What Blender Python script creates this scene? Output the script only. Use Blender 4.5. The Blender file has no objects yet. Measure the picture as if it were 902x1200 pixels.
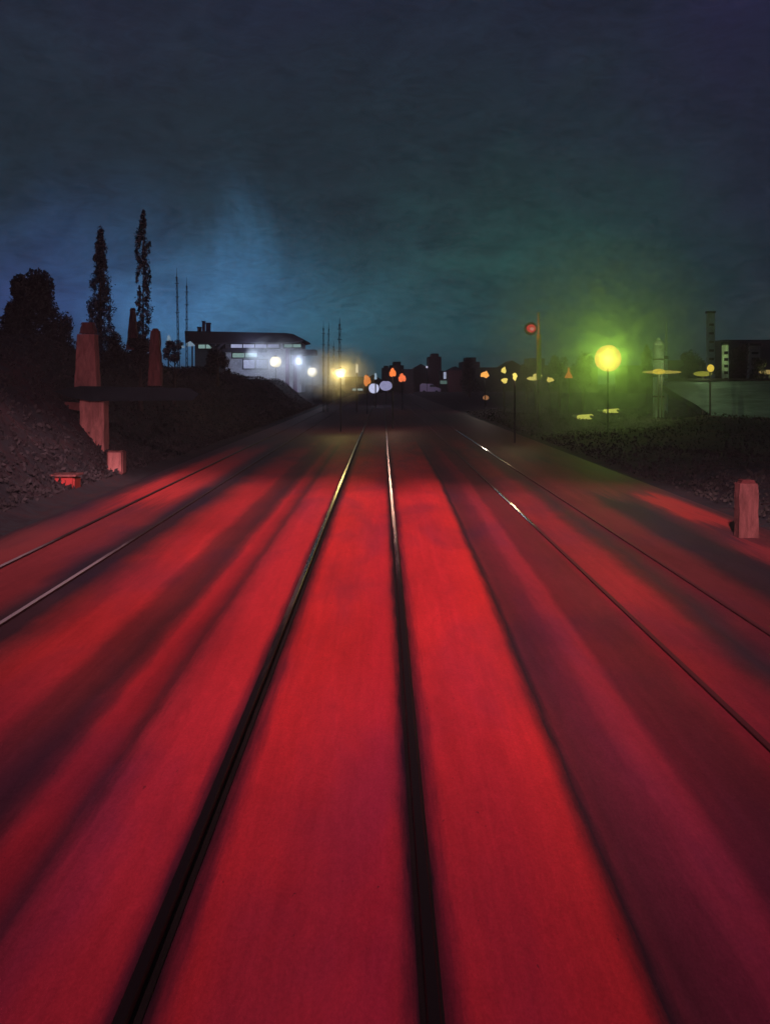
import bpy, bmesh, math, random
from mathutils import Vector, Matrix
random.seed(7)
R = math.radians
sc = bpy.context.scene
COL = sc.collection

# ---------------------------------------------------------------- camera
CAM_H, F, HX, HY = 3.04, 1287.0, 448.0, 448.0      # eye height (m), focal length and vanishing point in photo pixels
cam = bpy.data.cameras.new('camera'); cam_o = bpy.data.objects.new('camera', cam); COL.objects.link(cam_o)
cam.sensor_fit = 'VERTICAL'; cam.sensor_height = 36; cam.lens = 36 * F / 1200
cam.shift_y = -(600 - HY) / 1200; cam.shift_x = 3 / 1200
cam.clip_start = .1; cam.clip_end = 8000
cam_o.location = (0, 0, CAM_H); cam_o.rotation_euler = (R(90), 0, 0)
sc.camera = cam_o
sc.view_settings.view_transform = 'Standard'; sc.view_settings.look = 'None'
sc.view_settings.exposure = 0; sc.view_settings.gamma = 1; sc.view_settings.use_curve_mapping = False
sc.cycles.use_denoising = True
sc.cycles.max_bounces = 6; sc.cycles.volume_bounces = 0; sc.cycles.transparent_max_bounces = 12
sc.cycles.sample_clamp_indirect = 3

# ---------------------------------------------------------------- node helpers
class NT:
    def __init__(s, tree): s.t = tree; s.n = tree.nodes; s.l = tree.links
    def new(s, kind, **kw):
        n = s.n.new(kind)
        for k, v in kw.items(): setattr(n, k, v)
        return n
    def put(s, sock, v):
        if isinstance(v, bpy.types.NodeSocket): s.l.new(v, sock)
        elif v is not None:
            if hasattr(sock.default_value, '__len__') and not isinstance(v, (int, float)):
                v = tuple(v)
                if len(sock.default_value) == 4 and len(v) == 3: v = v + (1,)
            sock.default_value = v
    def m(s, op, a, b=None, c=None, clamp=False):
        n = s.new('ShaderNodeMath', operation=op, use_clamp=clamp)
        s.put(n.inputs[0], a); s.put(n.inputs[1], b); s.put(n.inputs[2], c) if c is not None else None
        return n.outputs[0]
    def v(s, op, a, b=None, scale=None):
        n = s.new('ShaderNodeVectorMath', operation=op)
        s.put(n.inputs[0], a)
        if b is not None: s.put(n.inputs[1], b)
        if scale is not None: s.put(n.inputs['Scale'], scale)
        return n.outputs['Value'] if op in ('DOT_PRODUCT', 'LENGTH') else n.outputs[0]
    def sep(s, vec):
        n = s.new('ShaderNodeSeparateXYZ'); s.put(n.inputs[0], vec); return n.outputs
    def comb(s, x, y, z):
        n = s.new('ShaderNodeCombineXYZ')
        for i, q in enumerate((x, y, z)): s.put(n.inputs[i], q)
        return n.outputs[0]
    def noise(s, vec, scale=5, detail=4, rough=.55, dist=0):
        n = s.new('ShaderNodeTexNoise'); s.put(n.inputs['Vector'], vec)
        n.inputs['Scale'].default_value = scale; n.inputs['Detail'].default_value = detail
        n.inputs['Roughness'].default_value = rough; n.inputs['Distortion'].default_value = dist
        return n.outputs[0]
    def ramp(s, fac, stops, interp='LINEAR'):
        n = s.new('ShaderNodeValToRGB'); s.put(n.inputs[0], fac); e = n.color_ramp.elements
        n.color_ramp.interpolation = interp
        while len(e) > 1: e.remove(e[-1])
        for i, (p, c) in enumerate(stops):
            if i == 0: q = e[0]; q.position = p
            else: q = e.new(p)
            if isinstance(c, (int, float)): c = (c, c, c)
            q.color = (*c, 1)
        return n.outputs[0]
    def mr(s, x, a, b, c=0, d=1, smooth=True):
        n = s.new('ShaderNodeMapRange'); n.interpolation_type = 'SMOOTHSTEP' if smooth else 'LINEAR'
        s.put(n.inputs[0], x)
        for i, q in enumerate((a, b, c, d)): s.put(n.inputs[i + 1], q)
        return n.outputs[0]
    def mix(s, f, a, b, mode='MIX'):
        n = s.new('ShaderNodeMix', data_type='RGBA', blend_type=mode)
        s.put(n.inputs[0], f); s.put(n.inputs[6], a); s.put(n.inputs[7], b); return n.outputs[2]

# ---------------------------------------------------------------- night sky (world)
W = bpy.data.worlds.new('World'); sc.world = W; W.use_nodes = True
t = NT(W.node_tree); t.n.clear()
tc = t.new('ShaderNodeTexCoord'); d = tc.outputs['Generated']
dx, dy, dz = t.sep(d)
wob = t.noise(t.comb(dx, t.m('MULTIPLY', dy, 1.0), t.m('MULTIPLY', dz, 1.6)), 9, 5, .62, 1.4)
wob2 = t.noise(t.v('ADD', d, (4.1, 2.2, 7.7)), 7, 4, .6, .8)
ax = t.m('ADD', dx, t.m('MULTIPLY', t.m('SUBTRACT', wob, .5), .11))
az = t.m('ADD', dz, t.m('MULTIPLY', t.m('SUBTRACT', wob2, .5), .14))
def blob(a0, e0, sa, se, col):
    q = t.m('ADD', t.m('POWER', t.m('ABSOLUTE', t.m('DIVIDE', t.m('SUBTRACT', ax, a0), sa)), 2.0),
            t.m('POWER', t.m('ABSOLUTE', t.m('DIVIDE', t.m('SUBTRACT', az, e0), se)), 2.0))
    g = t.m('EXPONENT', t.m('MULTIPLY', q, -1.0))
    g = t.m('MULTIPLY', g, t.m('GREATER_THAN', dy, 0.0))
    return t.v('SCALE', col, None, g)
base = t.ramp(t.m('ADD', t.m('MULTIPLY', az, 1.0), .25), [
    (0.0, (.010, .016, .022)), (.25, (.017, .031, .038)), (.36, (.017, .033, .040)), (.48, (.017, .028, .040)), (.60, (.017, .022, .044)), (.72, (.016, .018, .042)), (1, (.014, .016, .03))])
side = t.mix(t.mr(ax, .10, .36), (1.0, 1.0, 1.0), (1.0, .66, .95))
base = t.mix(1.0, base, side, 'MULTIPLY'); base = t.v('MULTIPLY', base, (.66, .80, .86))
tot = base
for b in ((-.165, .055, .090, .068, (.040, .132, .290)),
          (-.27, .07, .08, .08, (.010, .024, .095)), (-.05, .05, .06, .05, (.010, .045, .060)),
          (-.02, .02, .15, .085, (.014, .052, .070)),
          (.165, .06, .12, .10, (.006, .040, .020)),
          (-.33, .075, .07, .05, (.012, .012, .060)),
          (.34, .035, .05, .03, (.020, .028, .018))):
    tot = t.v('ADD', tot, blob(*b))
streak = t.noise(t.comb(t.m('MULTIPLY', dx, 3.0), dy, t.m('MULTIPLY', dz, 9.0)), 12, 6, .7, 2.2)
tot = t.v('SCALE', tot, None, t.mr(t.m('ADD', t.m('MULTIPLY', streak, .55), t.m('MULTIPLY', wob, .45)), .30, .70, .58, 1.42, False))
sky = t.new('ShaderNodeTexSky', sky_type='NISHITA'); sky.sun_disc = False
sky.sun_elevation = R(0.5); sky.sun_rotation = R(200)
tot = t.v('ADD', tot, t.v('SCALE', sky.outputs[0], None, .0008))
bg = t.new('ShaderNodeBackground'); t.put(bg.inputs[0], tot); bg.inputs[1].default_value = 1.0
t.l.new(bg.outputs[0], t.new('ShaderNodeOutputWorld').inputs[0])

# ---------------------------------------------------------------- added unseen red flood behind the viewpoint, beam shaped to set ground brightness
FH, FY = 15.0, -7.0
lt = bpy.data.lights.new('unseen_red_flood', 'POINT'); lo = bpy.data.objects.new('unseen_red_flood', lt); COL.objects.link(lo)
lo.location = (-.2, FY, FH); lt.energy = 1.0; lt.shadow_soft_size = .25; lt.use_nodes = True
FLOOD = 42.0
t = NT(lt.node_tree); t.n.clear()
geo = t.new('ShaderNodeNewGeometry')
ix, iy, iz = t.sep(t.v('SCALE', geo.outputs['Incoming'], None, 1.0))   # lamp to surface
cosn = t.m('MAXIMUM', t.m('MULTIPLY', iz, -1), .05)
gy = t.m('ADD', t.m('MULTIPLY', t.m('DIVIDE', iy, cosn), FH), FY)      # where the ray meets the ground
gx = t.m('MULTIPLY', t.m('DIVIDE', ix, cosn), FH)
nz = t.noise(t.comb(t.m('MULTIPLY', gx, .5), t.m('MULTIPLY', gy, .09), 0), 1.0, 3, .5)
gyn = t.m('ADD', gy, t.m('ADD', t.m('MULTIPLY', t.m('SUBTRACT', nz, .5), 9), t.m('MULTIPLY', t.m('MAXIMUM', t.m('MULTIPLY', gx, -1), 0), -0.6)))
prof = t.ramp(t.m('DIVIDE', gyn, 100), [(0, .30), (.055, .40), (.07, .54), (.10, .80), (.145, 1.0), (.22, 1.05), (.29, .98), (.320, .50), (.345, .19), (.40, .085), (.50, .026), (.65, .010), (.85, .002), (1, 0)])
prof = t.m('MULTIPLY', prof, t.mr(t.m('ABSOLUTE', t.m('DIVIDE', gx, t.m('ADD', t.m('MAXIMUM', gy, 0), 3.0))), .10, .50, 1, .40))
prof = t.m('MULTIPLY', prof, t.mr(gx, -13.5, -7.2, .40, 1)); prof = t.m('MULTIPLY', prof, t.mr(gx, 7.5, 11, 1, .5))
inten = t.m('DIVIDE', prof, t.m('POWER', cosn, 3.0))
inten = t.m('MULTIPLY', inten, t.m('GREATER_THAN', iy, -.5))
inten = t.m('MULTIPLY', inten, t.m('LESS_THAN', iz, -.04))
em = t.new('ShaderNodeEmission'); em.inputs[0].default_value = (1, .50, .52, 1)
t.put(em.inputs[1], t.m('MULTIPLY', inten, FLOOD * FH * FH))
t.l.new(em.outputs[0], t.new('ShaderNodeOutputLight').inputs[0])

# ---------------------------------------------------------------- materials
MATS = {}
def mat(name, col, rough=.7, metal=0, var=.25, scale=3.0, bump=.15, spec=.3, stretch=(1, 1, 1)):
    if name in MATS: return MATS[name]
    m = bpy.data.materials.new(name); m.use_nodes = True; MATS[name] = m
    t = NT(m.node_tree); p = t.n['Principled BSDF']
    tc = t.new('ShaderNodeTexCoord'); v = t.v('MULTIPLY', tc.outputs['Object'], stretch)
    n1 = t.noise(v, scale, 6, .65, .6)
    k = t.mr(n1, .3, .7, 1 - var, 1 + var, False)
    t.put(p.inputs['Base Color'], t.v('SCALE', col, None, k))
    p.inputs['Roughness'].default_value = rough; p.inputs['Metallic'].default_value = metal
    p.inputs['Specular IOR Level'].default_value = spec
    b = t.new('ShaderNodeBump'); b.inputs['Strength'].default_value = bump; b.inputs['Distance'].default_value = .05
    t.put(b.inputs['Height'], t.noise(v, scale * 6, 5, .7)); t.put(p.inputs['Normal'], b.outputs[0])
    return m
def glow_mat(name, col, strength, trans=.6):
    if name in MATS: return MATS[name]
    m = bpy.data.materials.new(name); m.use_nodes = True; MATS[name] = m
    t = NT(m.node_tree); t.n.clear()
    tc = t.new('ShaderNodeTexCoord')
    e = t.new('ShaderNodeEmission'); t.put(e.inputs[0], col)
    t.put(e.inputs[1], t.mr(t.noise(tc.outputs['Object'], 6, 4, .6, .5), .3, .7, strength * .8, strength * 1.15, False))
    out = t.new('ShaderNodeOutputMaterial')
    if trans > 0:
        tr = t.new('ShaderNodeBsdfTransparent'); tr.inputs[0].default_value = (trans,) * 3 + (1,)
        a = t.new('ShaderNodeAddShader'); t.l.new(tr.outputs[0], a.inputs[0]); t.l.new(e.outputs[0], a.inputs[1])
        t.l.new(a.outputs[0], out.inputs[0])
    else: t.l.new(e.outputs[0], out.inputs[0])
    return m
def rail_mat(name, dull, glint_col, y0, y1, soft=3.0, rough=.15, metal=1.0):  # glint put into the rail colour and polish along one stretch
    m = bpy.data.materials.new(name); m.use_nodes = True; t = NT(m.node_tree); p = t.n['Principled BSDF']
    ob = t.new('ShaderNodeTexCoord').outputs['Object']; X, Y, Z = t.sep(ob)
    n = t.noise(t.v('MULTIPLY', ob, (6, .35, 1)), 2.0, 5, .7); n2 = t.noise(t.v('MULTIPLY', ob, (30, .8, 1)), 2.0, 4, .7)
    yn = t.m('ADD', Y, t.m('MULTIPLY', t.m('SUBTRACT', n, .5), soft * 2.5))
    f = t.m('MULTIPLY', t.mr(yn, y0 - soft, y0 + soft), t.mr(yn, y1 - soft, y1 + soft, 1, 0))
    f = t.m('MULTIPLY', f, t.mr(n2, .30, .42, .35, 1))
    t.put(p.inputs['Base Color'], t.mix(f, dull, glint_col))
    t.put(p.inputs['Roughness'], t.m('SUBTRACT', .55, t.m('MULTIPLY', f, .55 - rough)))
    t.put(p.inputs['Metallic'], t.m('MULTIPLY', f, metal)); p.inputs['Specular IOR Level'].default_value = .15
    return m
M_railA = rail_mat('rail_golden_glint', (.010, .006, .007), (.20, .15, .11), 15, 66, 4, .22)
M_railB = rail_mat('rail_pink_glint', (.010, .006, .008), (.15, .10, .11), 19, 62, 4, .18)
M_raildull = rail_mat('rail_dull_glint', (.085, .020, .026), (.10, .08, .07), 23, 31, 1.5)
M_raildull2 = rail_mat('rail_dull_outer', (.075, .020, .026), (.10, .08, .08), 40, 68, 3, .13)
M_railpale = rail_mat('rail_pale_glint', (.030, .022, .026), (.40, .38, .42), 4, 19, 2.5, .38, .4)
M_railweb = mat('rail_rust', (.010, .007, .008), .75, 0, .4, 5, .3, .2, (1, .2, 1))
M_railstain = mat('rail_red_dust', (.05, .014, .018), .85, 0, .4, 5, .3, .1, (1, .2, 1))
M_dark = mat('dark_metal', (.02, .022, .03), .6, .3)
M_pole = mat('pole_metal', (.09, .10, .11), .5, .3)
M_roof = mat('roof_slab', (.03, .026, .04), .8)
M_white = mat('pale_panel', (.55, .56, .66), .6, 0, .3, 2)
M_pillar = mat('red_brown_render', (.33, .14, .135), .85, 0, .45, 2.2, .8, .2, (2.5, 2.5, .7))
M_pillar2 = mat('worn_red_paint', (.13, .05, .05), .85, 0, .5, 2.2, .8, .2, (2.5, 2.5, .7))
M_beam = mat('blue_black_steel', (.010, .018, .024), .9, 0, .3, 3, .2, .05)
M_redbox = mat('red_enamel', (.22, .018, .016), .6, 0, .3, 3)
M_brick = mat('dull_red_brick', (.08, .02, .022), .85, 0, .45, 3, .7, .2, (1, .5, 3))
M_leaf = mat('dark_leaves', (.020, .020, .020), .8, 0, .5, 1.5)
M_leafr = mat('brown_leaves', (.015, .014, .017), .8, 0, .5, 1.5)
M_leafb = mat('blue_green_leaves', (.045, .065, .10), .8, 0, .5, 1.5)
M_bark = mat('bark', (.06, .045, .04), .9)
M_bldg = mat('dark_wall', (.05, .035, .04), .85)
M_bldgr = mat('dark_red_wall', (.13, .04, .045), .85)
M_bldgb = mat('blue_grey_wall', (.05, .07, .08), .85)
M_pale = mat('pale_light_spill', (.55, .75, .75), .8, 0, .5, 1.2, .6, .2, (1.5, 1.5, .6))
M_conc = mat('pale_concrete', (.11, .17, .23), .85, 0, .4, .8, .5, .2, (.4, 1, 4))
M_purple = mat('purple_brick', (.20, .10, .22), .85)
M_van = mat('lavender_paint', (.55, .42, .62), .4, 0, .15)
M_tyre = mat('tyre_rubber', (.02, .02, .02), .8)
M_glass = mat('dark_glass', (.04, .05, .06), .15)
M_greenpole = mat('yellow_green_lit', (.42, .55, .08), .6, 0, .3)
M_yellowpaint = mat('yellow_paint', (.7, .6, .1), .6, 0, .3)

# ---------------------------------------------------------------- mesh helpers
class MB:
    def __init__(s): s.b = bmesh.new()
    def box(s, x0, x1, y0, y1, z0, z1, bev=0):
        r = bmesh.ops.create_cube(s.b, size=1)
        for v in r['verts']:
            v.co = Vector(((x0 + x1) / 2 + v.co.x * (x1 - x0), (y0 + y1) / 2 + v.co.y * (y1 - y0), (z0 + z1) / 2 + v.co.z * (z1 - z0)))
        if bev:
            es = list({e for v in r['verts'] for e in v.link_edges})
            bmesh.ops.bevel(s.b, geom=es, offset=bev, segments=2, affect='EDGES')
        return s
    def tube(s, p, q, r0, r1=None, n=10):
        p, q = Vector(p), Vector(q); r1 = r0 if r1 is None else r1
        ax = (q - p); L = ax.length
        mtx = Matrix.Translation((p + q) / 2) @ ax.to_track_quat('Z', 'Y').to_matrix().to_4x4()
        bmesh.ops.create_cone(s.b, cap_ends=True, segments=n, radius1=r0, radius2=r1, depth=L, matrix=mtx); return s
    def ball(s, c, r, sx=1, sy=1, sz=1, u=20, v=14):
        mtx = Matrix.Translation(c) @ Matrix.Diagonal((sx, sy, sz, 1))
        bmesh.ops.create_uvsphere(s.b, u_segments=u, v_segments=v, radius=r, matrix=mtx); return s
    def poly(s, pts, y0, y1):          # outline in x,z extruded along y
        a = [s.b.verts.new((x, y0, z)) for x, z in pts]; c = [s.b.verts.new((x, y1, z)) for x, z in pts]
        s.b.faces.new(a[::-1]); s.b.faces.new(c); n = len(pts)
        for i in range(n): s.b.faces.new((a[i], a[(i + 1) % n], c[(i + 1) % n], c[i]))
        return s
    def leaf(s, c, sz, rnd, flat=1.0):
        n = Vector((rnd.gauss(0, 1), rnd.gauss(0, 1), rnd.gauss(0, 1) * flat)).normalized()
        a = n.orthogonal().normalized(); b = n.cross(a); th = rnd.random() * 6.28
        u = (a * math.cos(th) + b * math.sin(th)) * sz; w = (b * math.cos(th) - a * math.sin(th)) * sz * .55
        c = Vector(c); s.b.faces.new([s.b.verts.new(c + k) for k in (u, w, -u, -w)]); return s
    def build(s, name, m, parent=None, label=None, smooth=False):
        me = bpy.data.meshes.new(name)
        s.b.normal_update(); s.b.to_mesh(me); s.b.free()
        if smooth:
            for p in me.polygons: p.use_smooth = True
        me.materials.append(m)
        o = bpy.data.objects.new(name, me); COL.objects.link(o)
        if parent:
            o.parent = parent; 
            me.transform(Matrix.Translation(parent.location).inverted())
            if parent.parent is not None: me.transform(Matrix.Translation(parent.parent.location).inverted())
        if label: o['label'] = label
        return o
def thing(name, label, cat, loc=(0, 0, 0), group=None):
    o = bpy.data.objects.new(name, None); COL.objects.link(o); o.location = loc; o.empty_display_size = .3
    o['label'] = label; o['category'] = cat
    if group: o['group'] = group
    return o
def tag(o, label, cat, group=None, kind=None):
    o['label'] = label
    if cat: o['category'] = cat
    if group: o['group'] = group
    if kind: o['kind'] = kind
    return o
def struct(o, label=None):
    o['kind'] = 'structure'
    if label: o['label'] = label
    return o
def at(px, py, Z): return ((px - HX) / F * Z, Z, CAM_H - (py - HY) / F * Z)   # a point of the place from its bearing and distance
def m_per_px(Z): return Z / F

# ---------------------------------------------------------------- ground / terrain
def smooth(a, b, x):
    q = max(0, min(1, (x - a) / (b - a))); return q * q * (3 - 2 * q)
def interp(tab, x):
    for (a, u), (b, v) in zip(tab, tab[1:]):
        if x <= b: return u + (v - u) * max(0, min(1, (x - a) / (b - a)))
    return tab[-1][1]
BANK = [(-50, 4.6), (30, 4.9), (50, 4.95), (62, 4.75), (80, 4.2), (100, 3.9), (130, 3.55), (180, 3.1), (240, 2.0), (330, .6), (420, 0), (5000, 0)]
def ground_h(x, y):
    h = 0
    if x < -7.6:
        foot = -7.6 - smooth(20, 60, y) * 1.0
        if x < foot:
            h = interp(BANK, y) * smooth(0, 5.5, foot - x) * (.9 + .1 * math.sin(y * .31 + x * .4))
            h *= 1 - smooth(25, 60, -x) * .35
    if x > 8:
        h = .35 * smooth(8, 12, x) + (.12 * math.sin(x * .9 + y * .13) + .1 * math.sin(y * .37)) * smooth(9, 13, x)
        # low dark mound in front of the pale wall
        h += 1.05 * smooth(14, 18, x) * math.exp(-((y - 61) / 6.0) ** 2) * (1 - .5 * smooth(17.5, 21.5, x))
    return h
bm = bmesh.new()
xs = [-1500, -600, -250, -120, -70, -45, -32] + [-26 + .75 * i for i in range(25)] + [-7.6, -4, 0, 4, 8] + [8.5 + .8 * i for i in range(24)] + [30, 40, 60, 110, 250, 600, 1500]
xs = sorted(set(xs))
ys = [-40, -20, -8, 0] + [2 + 1.6 * i for i in range(74)] + [122 + 8 * i for i in range(24)] + [330, 380, 450, 600, 900, 1500]
grid = [[bm.verts.new((x, y, ground_h(x, y) + (random.uniform(-.07, .07) if abs(x) > 9 else 0))) for x in xs] for y in ys]
for j in range(len(ys) - 1):
    for i in range(len(xs) - 1): bm.faces.new((grid[j][i], grid[j][i + 1], grid[j + 1][i + 1], grid[j + 1][i]))
me = bpy.data.meshes.new('ground'); bm.to_mesh(me); bm.free()
for p in me.polygons: p.use_smooth = True
gm = bpy.data.materials.new('ground_earth'); gm.use_nodes = True
t = NT(gm.node_tree); p = t.n['Principled BSDF']; tc = t.new('ShaderNodeTexCoord'); ob = tc.outputs['Object']
n1 = t.noise(ob, .35, 6, .6, .8); n2 = t.noise(ob, 3.0, 5, .7, .4)
c = t.mix(t.mr(n1, .35, .7), (.022, .021, .027), (.055, .032, .036))
c = t.mix(t.mr(n2, .4, .65), c, (.030, .038, .046))
t.put(p.inputs['Base Color'], c); p.inputs['Roughness'].default_value = .9; p.inputs['Specular IOR Level'].default_value = .1
b = t.new('ShaderNodeBump'); b.inputs['Strength'].default_value = .3; b.inputs['Distance'].default_value = .08
t.put(b.inputs['Height'], n2); t.put(p.inputs['Normal'], b.outputs[0])
me.materials.append(gm); g = bpy.data.objects.new('ground', me); COL.objects.link(g); struct(g, 'dark earth and bank on both sides of the red track bed')

# track bed: one sheet of red decking panels and dark ballast strips between the rails
def pavement_mat():
    m = bpy.data.materials.new('track_bed_decking'); m.use_nodes = True
    t = NT(m.node_tree); p = t.n['Principled BSDF']; tc = t.new('ShaderNodeTexCoord'); ob = tc.outputs['Object']
    X, Y, Z = t.sep(ob)
    st = t.noise(t.comb(t.m('MULTIPLY', X, 5.0), t.m('MULTIPLY', Y, .16), 0), 1.0, 5, .65, .5)     # long streaks
    fine = t.noise(t.comb(t.m('MULTIPLY', X, 16.0), t.m('MULTIPLY', Y, .7), 0), 1.0, 4, .7)
    blot = t.noise(t.comb(t.m('MULTIPLY', X, 1.0), t.m('MULTIPLY', Y, .22), 3.3), .9, 4, .5, .5)
    edge = t.noise(t.comb(t.m('MULTIPLY', X, .6), t.m('MULTIPLY', Y, .35), 9), 1.0, 4, .6)
    wx = t.m('ADD', X, t.m('ADD', t.m('MULTIPLY', t.m('SUBTRACT', fine, .5), .12),
                          t.m('MULTIPLY', t.m('SUBTRACT', edge, .5), t.mr(t.m('ABSOLUTE', X), 1.3, 4.5, .06, .55))))
    D = (.020, .010, .013)  # dark stain and soft shade along the centre rails, put into the colour
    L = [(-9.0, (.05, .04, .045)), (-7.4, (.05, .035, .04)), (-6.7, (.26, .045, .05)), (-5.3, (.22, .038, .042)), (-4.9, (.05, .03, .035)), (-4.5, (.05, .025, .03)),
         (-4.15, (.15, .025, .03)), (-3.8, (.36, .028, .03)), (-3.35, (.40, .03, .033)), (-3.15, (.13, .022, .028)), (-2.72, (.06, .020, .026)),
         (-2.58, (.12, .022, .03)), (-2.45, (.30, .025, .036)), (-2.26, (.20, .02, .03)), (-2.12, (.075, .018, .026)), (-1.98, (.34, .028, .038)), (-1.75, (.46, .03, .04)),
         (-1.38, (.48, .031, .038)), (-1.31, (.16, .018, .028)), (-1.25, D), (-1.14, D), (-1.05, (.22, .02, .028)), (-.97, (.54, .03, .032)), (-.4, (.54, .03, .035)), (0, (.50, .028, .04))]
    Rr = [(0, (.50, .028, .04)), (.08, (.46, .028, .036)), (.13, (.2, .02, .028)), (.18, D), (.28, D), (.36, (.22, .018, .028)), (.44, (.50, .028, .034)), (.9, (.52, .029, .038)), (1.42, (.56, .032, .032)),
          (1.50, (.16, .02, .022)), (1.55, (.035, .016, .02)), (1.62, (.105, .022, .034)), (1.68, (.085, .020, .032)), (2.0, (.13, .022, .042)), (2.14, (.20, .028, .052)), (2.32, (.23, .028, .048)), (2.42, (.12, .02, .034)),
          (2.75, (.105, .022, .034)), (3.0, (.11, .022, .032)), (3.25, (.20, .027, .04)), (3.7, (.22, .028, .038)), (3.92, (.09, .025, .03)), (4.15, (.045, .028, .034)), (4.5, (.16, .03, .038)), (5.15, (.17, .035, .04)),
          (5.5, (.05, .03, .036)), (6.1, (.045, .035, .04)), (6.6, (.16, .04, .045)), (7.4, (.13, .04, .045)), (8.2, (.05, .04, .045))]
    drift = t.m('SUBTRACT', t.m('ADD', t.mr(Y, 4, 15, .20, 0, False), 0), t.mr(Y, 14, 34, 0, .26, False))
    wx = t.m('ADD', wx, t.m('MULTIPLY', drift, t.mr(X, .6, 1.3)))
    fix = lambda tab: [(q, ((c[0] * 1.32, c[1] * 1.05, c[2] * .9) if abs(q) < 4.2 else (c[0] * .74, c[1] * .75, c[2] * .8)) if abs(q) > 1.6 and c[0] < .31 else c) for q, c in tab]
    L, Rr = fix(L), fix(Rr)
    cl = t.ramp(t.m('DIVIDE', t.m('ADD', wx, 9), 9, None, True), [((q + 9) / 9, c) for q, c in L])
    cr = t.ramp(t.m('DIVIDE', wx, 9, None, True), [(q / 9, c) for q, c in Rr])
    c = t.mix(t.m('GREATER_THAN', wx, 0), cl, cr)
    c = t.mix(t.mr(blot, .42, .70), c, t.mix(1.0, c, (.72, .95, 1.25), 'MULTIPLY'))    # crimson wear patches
    k = t.m('MULTIPLY', t.mr(st, .3, .7, .90, 1.08, False), t.mr(t.noise(t.comb(X, t.m('MULTIPLY', Y, .28), 7.1), .55, 4, .5, .5), .3, .7, .84, 1.14, False))
    k = t.m('MULTIPLY', k, t.mr(fine, .3, .7, .93, 1.06, False))
    grain = t.noise(t.v('MULTIPLY', ob, (1, .45, 1)), 55, 3, .8); dabs = t.noise(t.comb(t.m('MULTIPLY', X, 3), t.m('MULTIPLY', Y, .9), 1.7), 1.6, 5, .75, 1.5)
    k = t.m('MULTIPLY', k, t.m('MULTIPLY', t.mr(grain, .3, .7, .86, 1.14, False), t.mr(dabs, .3, .7, .90, 1.10, False)))
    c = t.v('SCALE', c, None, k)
    # worn red patches, frayed edges; the first is lit ground put into the colour
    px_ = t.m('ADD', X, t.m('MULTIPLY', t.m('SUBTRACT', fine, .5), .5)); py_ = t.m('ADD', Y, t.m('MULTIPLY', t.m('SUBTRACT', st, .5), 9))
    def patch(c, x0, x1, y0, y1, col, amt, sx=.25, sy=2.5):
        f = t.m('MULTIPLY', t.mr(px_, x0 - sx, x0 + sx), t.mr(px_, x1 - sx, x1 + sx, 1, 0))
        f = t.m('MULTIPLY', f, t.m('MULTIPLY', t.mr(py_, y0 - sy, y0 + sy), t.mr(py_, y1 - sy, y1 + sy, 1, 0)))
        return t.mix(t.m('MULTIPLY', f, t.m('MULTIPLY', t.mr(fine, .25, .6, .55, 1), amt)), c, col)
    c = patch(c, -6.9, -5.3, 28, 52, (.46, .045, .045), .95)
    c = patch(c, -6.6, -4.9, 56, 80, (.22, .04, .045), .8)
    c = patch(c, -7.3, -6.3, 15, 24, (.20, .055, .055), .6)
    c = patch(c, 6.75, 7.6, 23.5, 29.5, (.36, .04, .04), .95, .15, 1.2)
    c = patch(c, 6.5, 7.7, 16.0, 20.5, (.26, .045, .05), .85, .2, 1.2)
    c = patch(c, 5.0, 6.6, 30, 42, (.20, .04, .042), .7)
    # old dark oil and soot staining: scattered specks
    sp = t.noise(t.v('MULTIPLY', ob, (1, .4, 1)), 16, 3, .7)
    c = t.mix(t.mr(sp, .70, .76, 0, .6), c, (.03, .014, .018))
    # far bed darkened in the colour for the unlit distance
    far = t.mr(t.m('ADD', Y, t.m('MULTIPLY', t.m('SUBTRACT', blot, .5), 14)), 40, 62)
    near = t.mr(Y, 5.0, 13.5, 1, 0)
    c = t.mix(t.m('MULTIPLY', near, .75), c, t.mix(1.0, c, (.88, 1.0, 1.55), 'MULTIPLY'))     # colour shifted to crimson towards the near end
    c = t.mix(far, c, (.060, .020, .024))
    t.put(p.inputs['Base Color'], c); p.inputs['Roughness'].default_value = .62; p.inputs['Specular IOR Level'].default_value = .12
    b = t.new('ShaderNodeBump'); b.inputs['Strength'].default_value = .25; b.inputs['Distance'].default_value = .02
    t.put(b.inputs['Height'], t.noise(t.v('MULTIPLY', ob, (1, .5, 1)), 22, 5, .75)); t.put(p.inputs['Normal'], b.outputs[0])
    return m
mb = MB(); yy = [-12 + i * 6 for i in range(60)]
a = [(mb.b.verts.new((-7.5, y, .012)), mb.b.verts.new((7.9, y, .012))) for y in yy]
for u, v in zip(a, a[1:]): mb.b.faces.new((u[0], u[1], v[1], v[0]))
struct(mb.build('track_bed', pavement_mat()), 'red and dark striped track bed running to the horizon')
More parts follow.
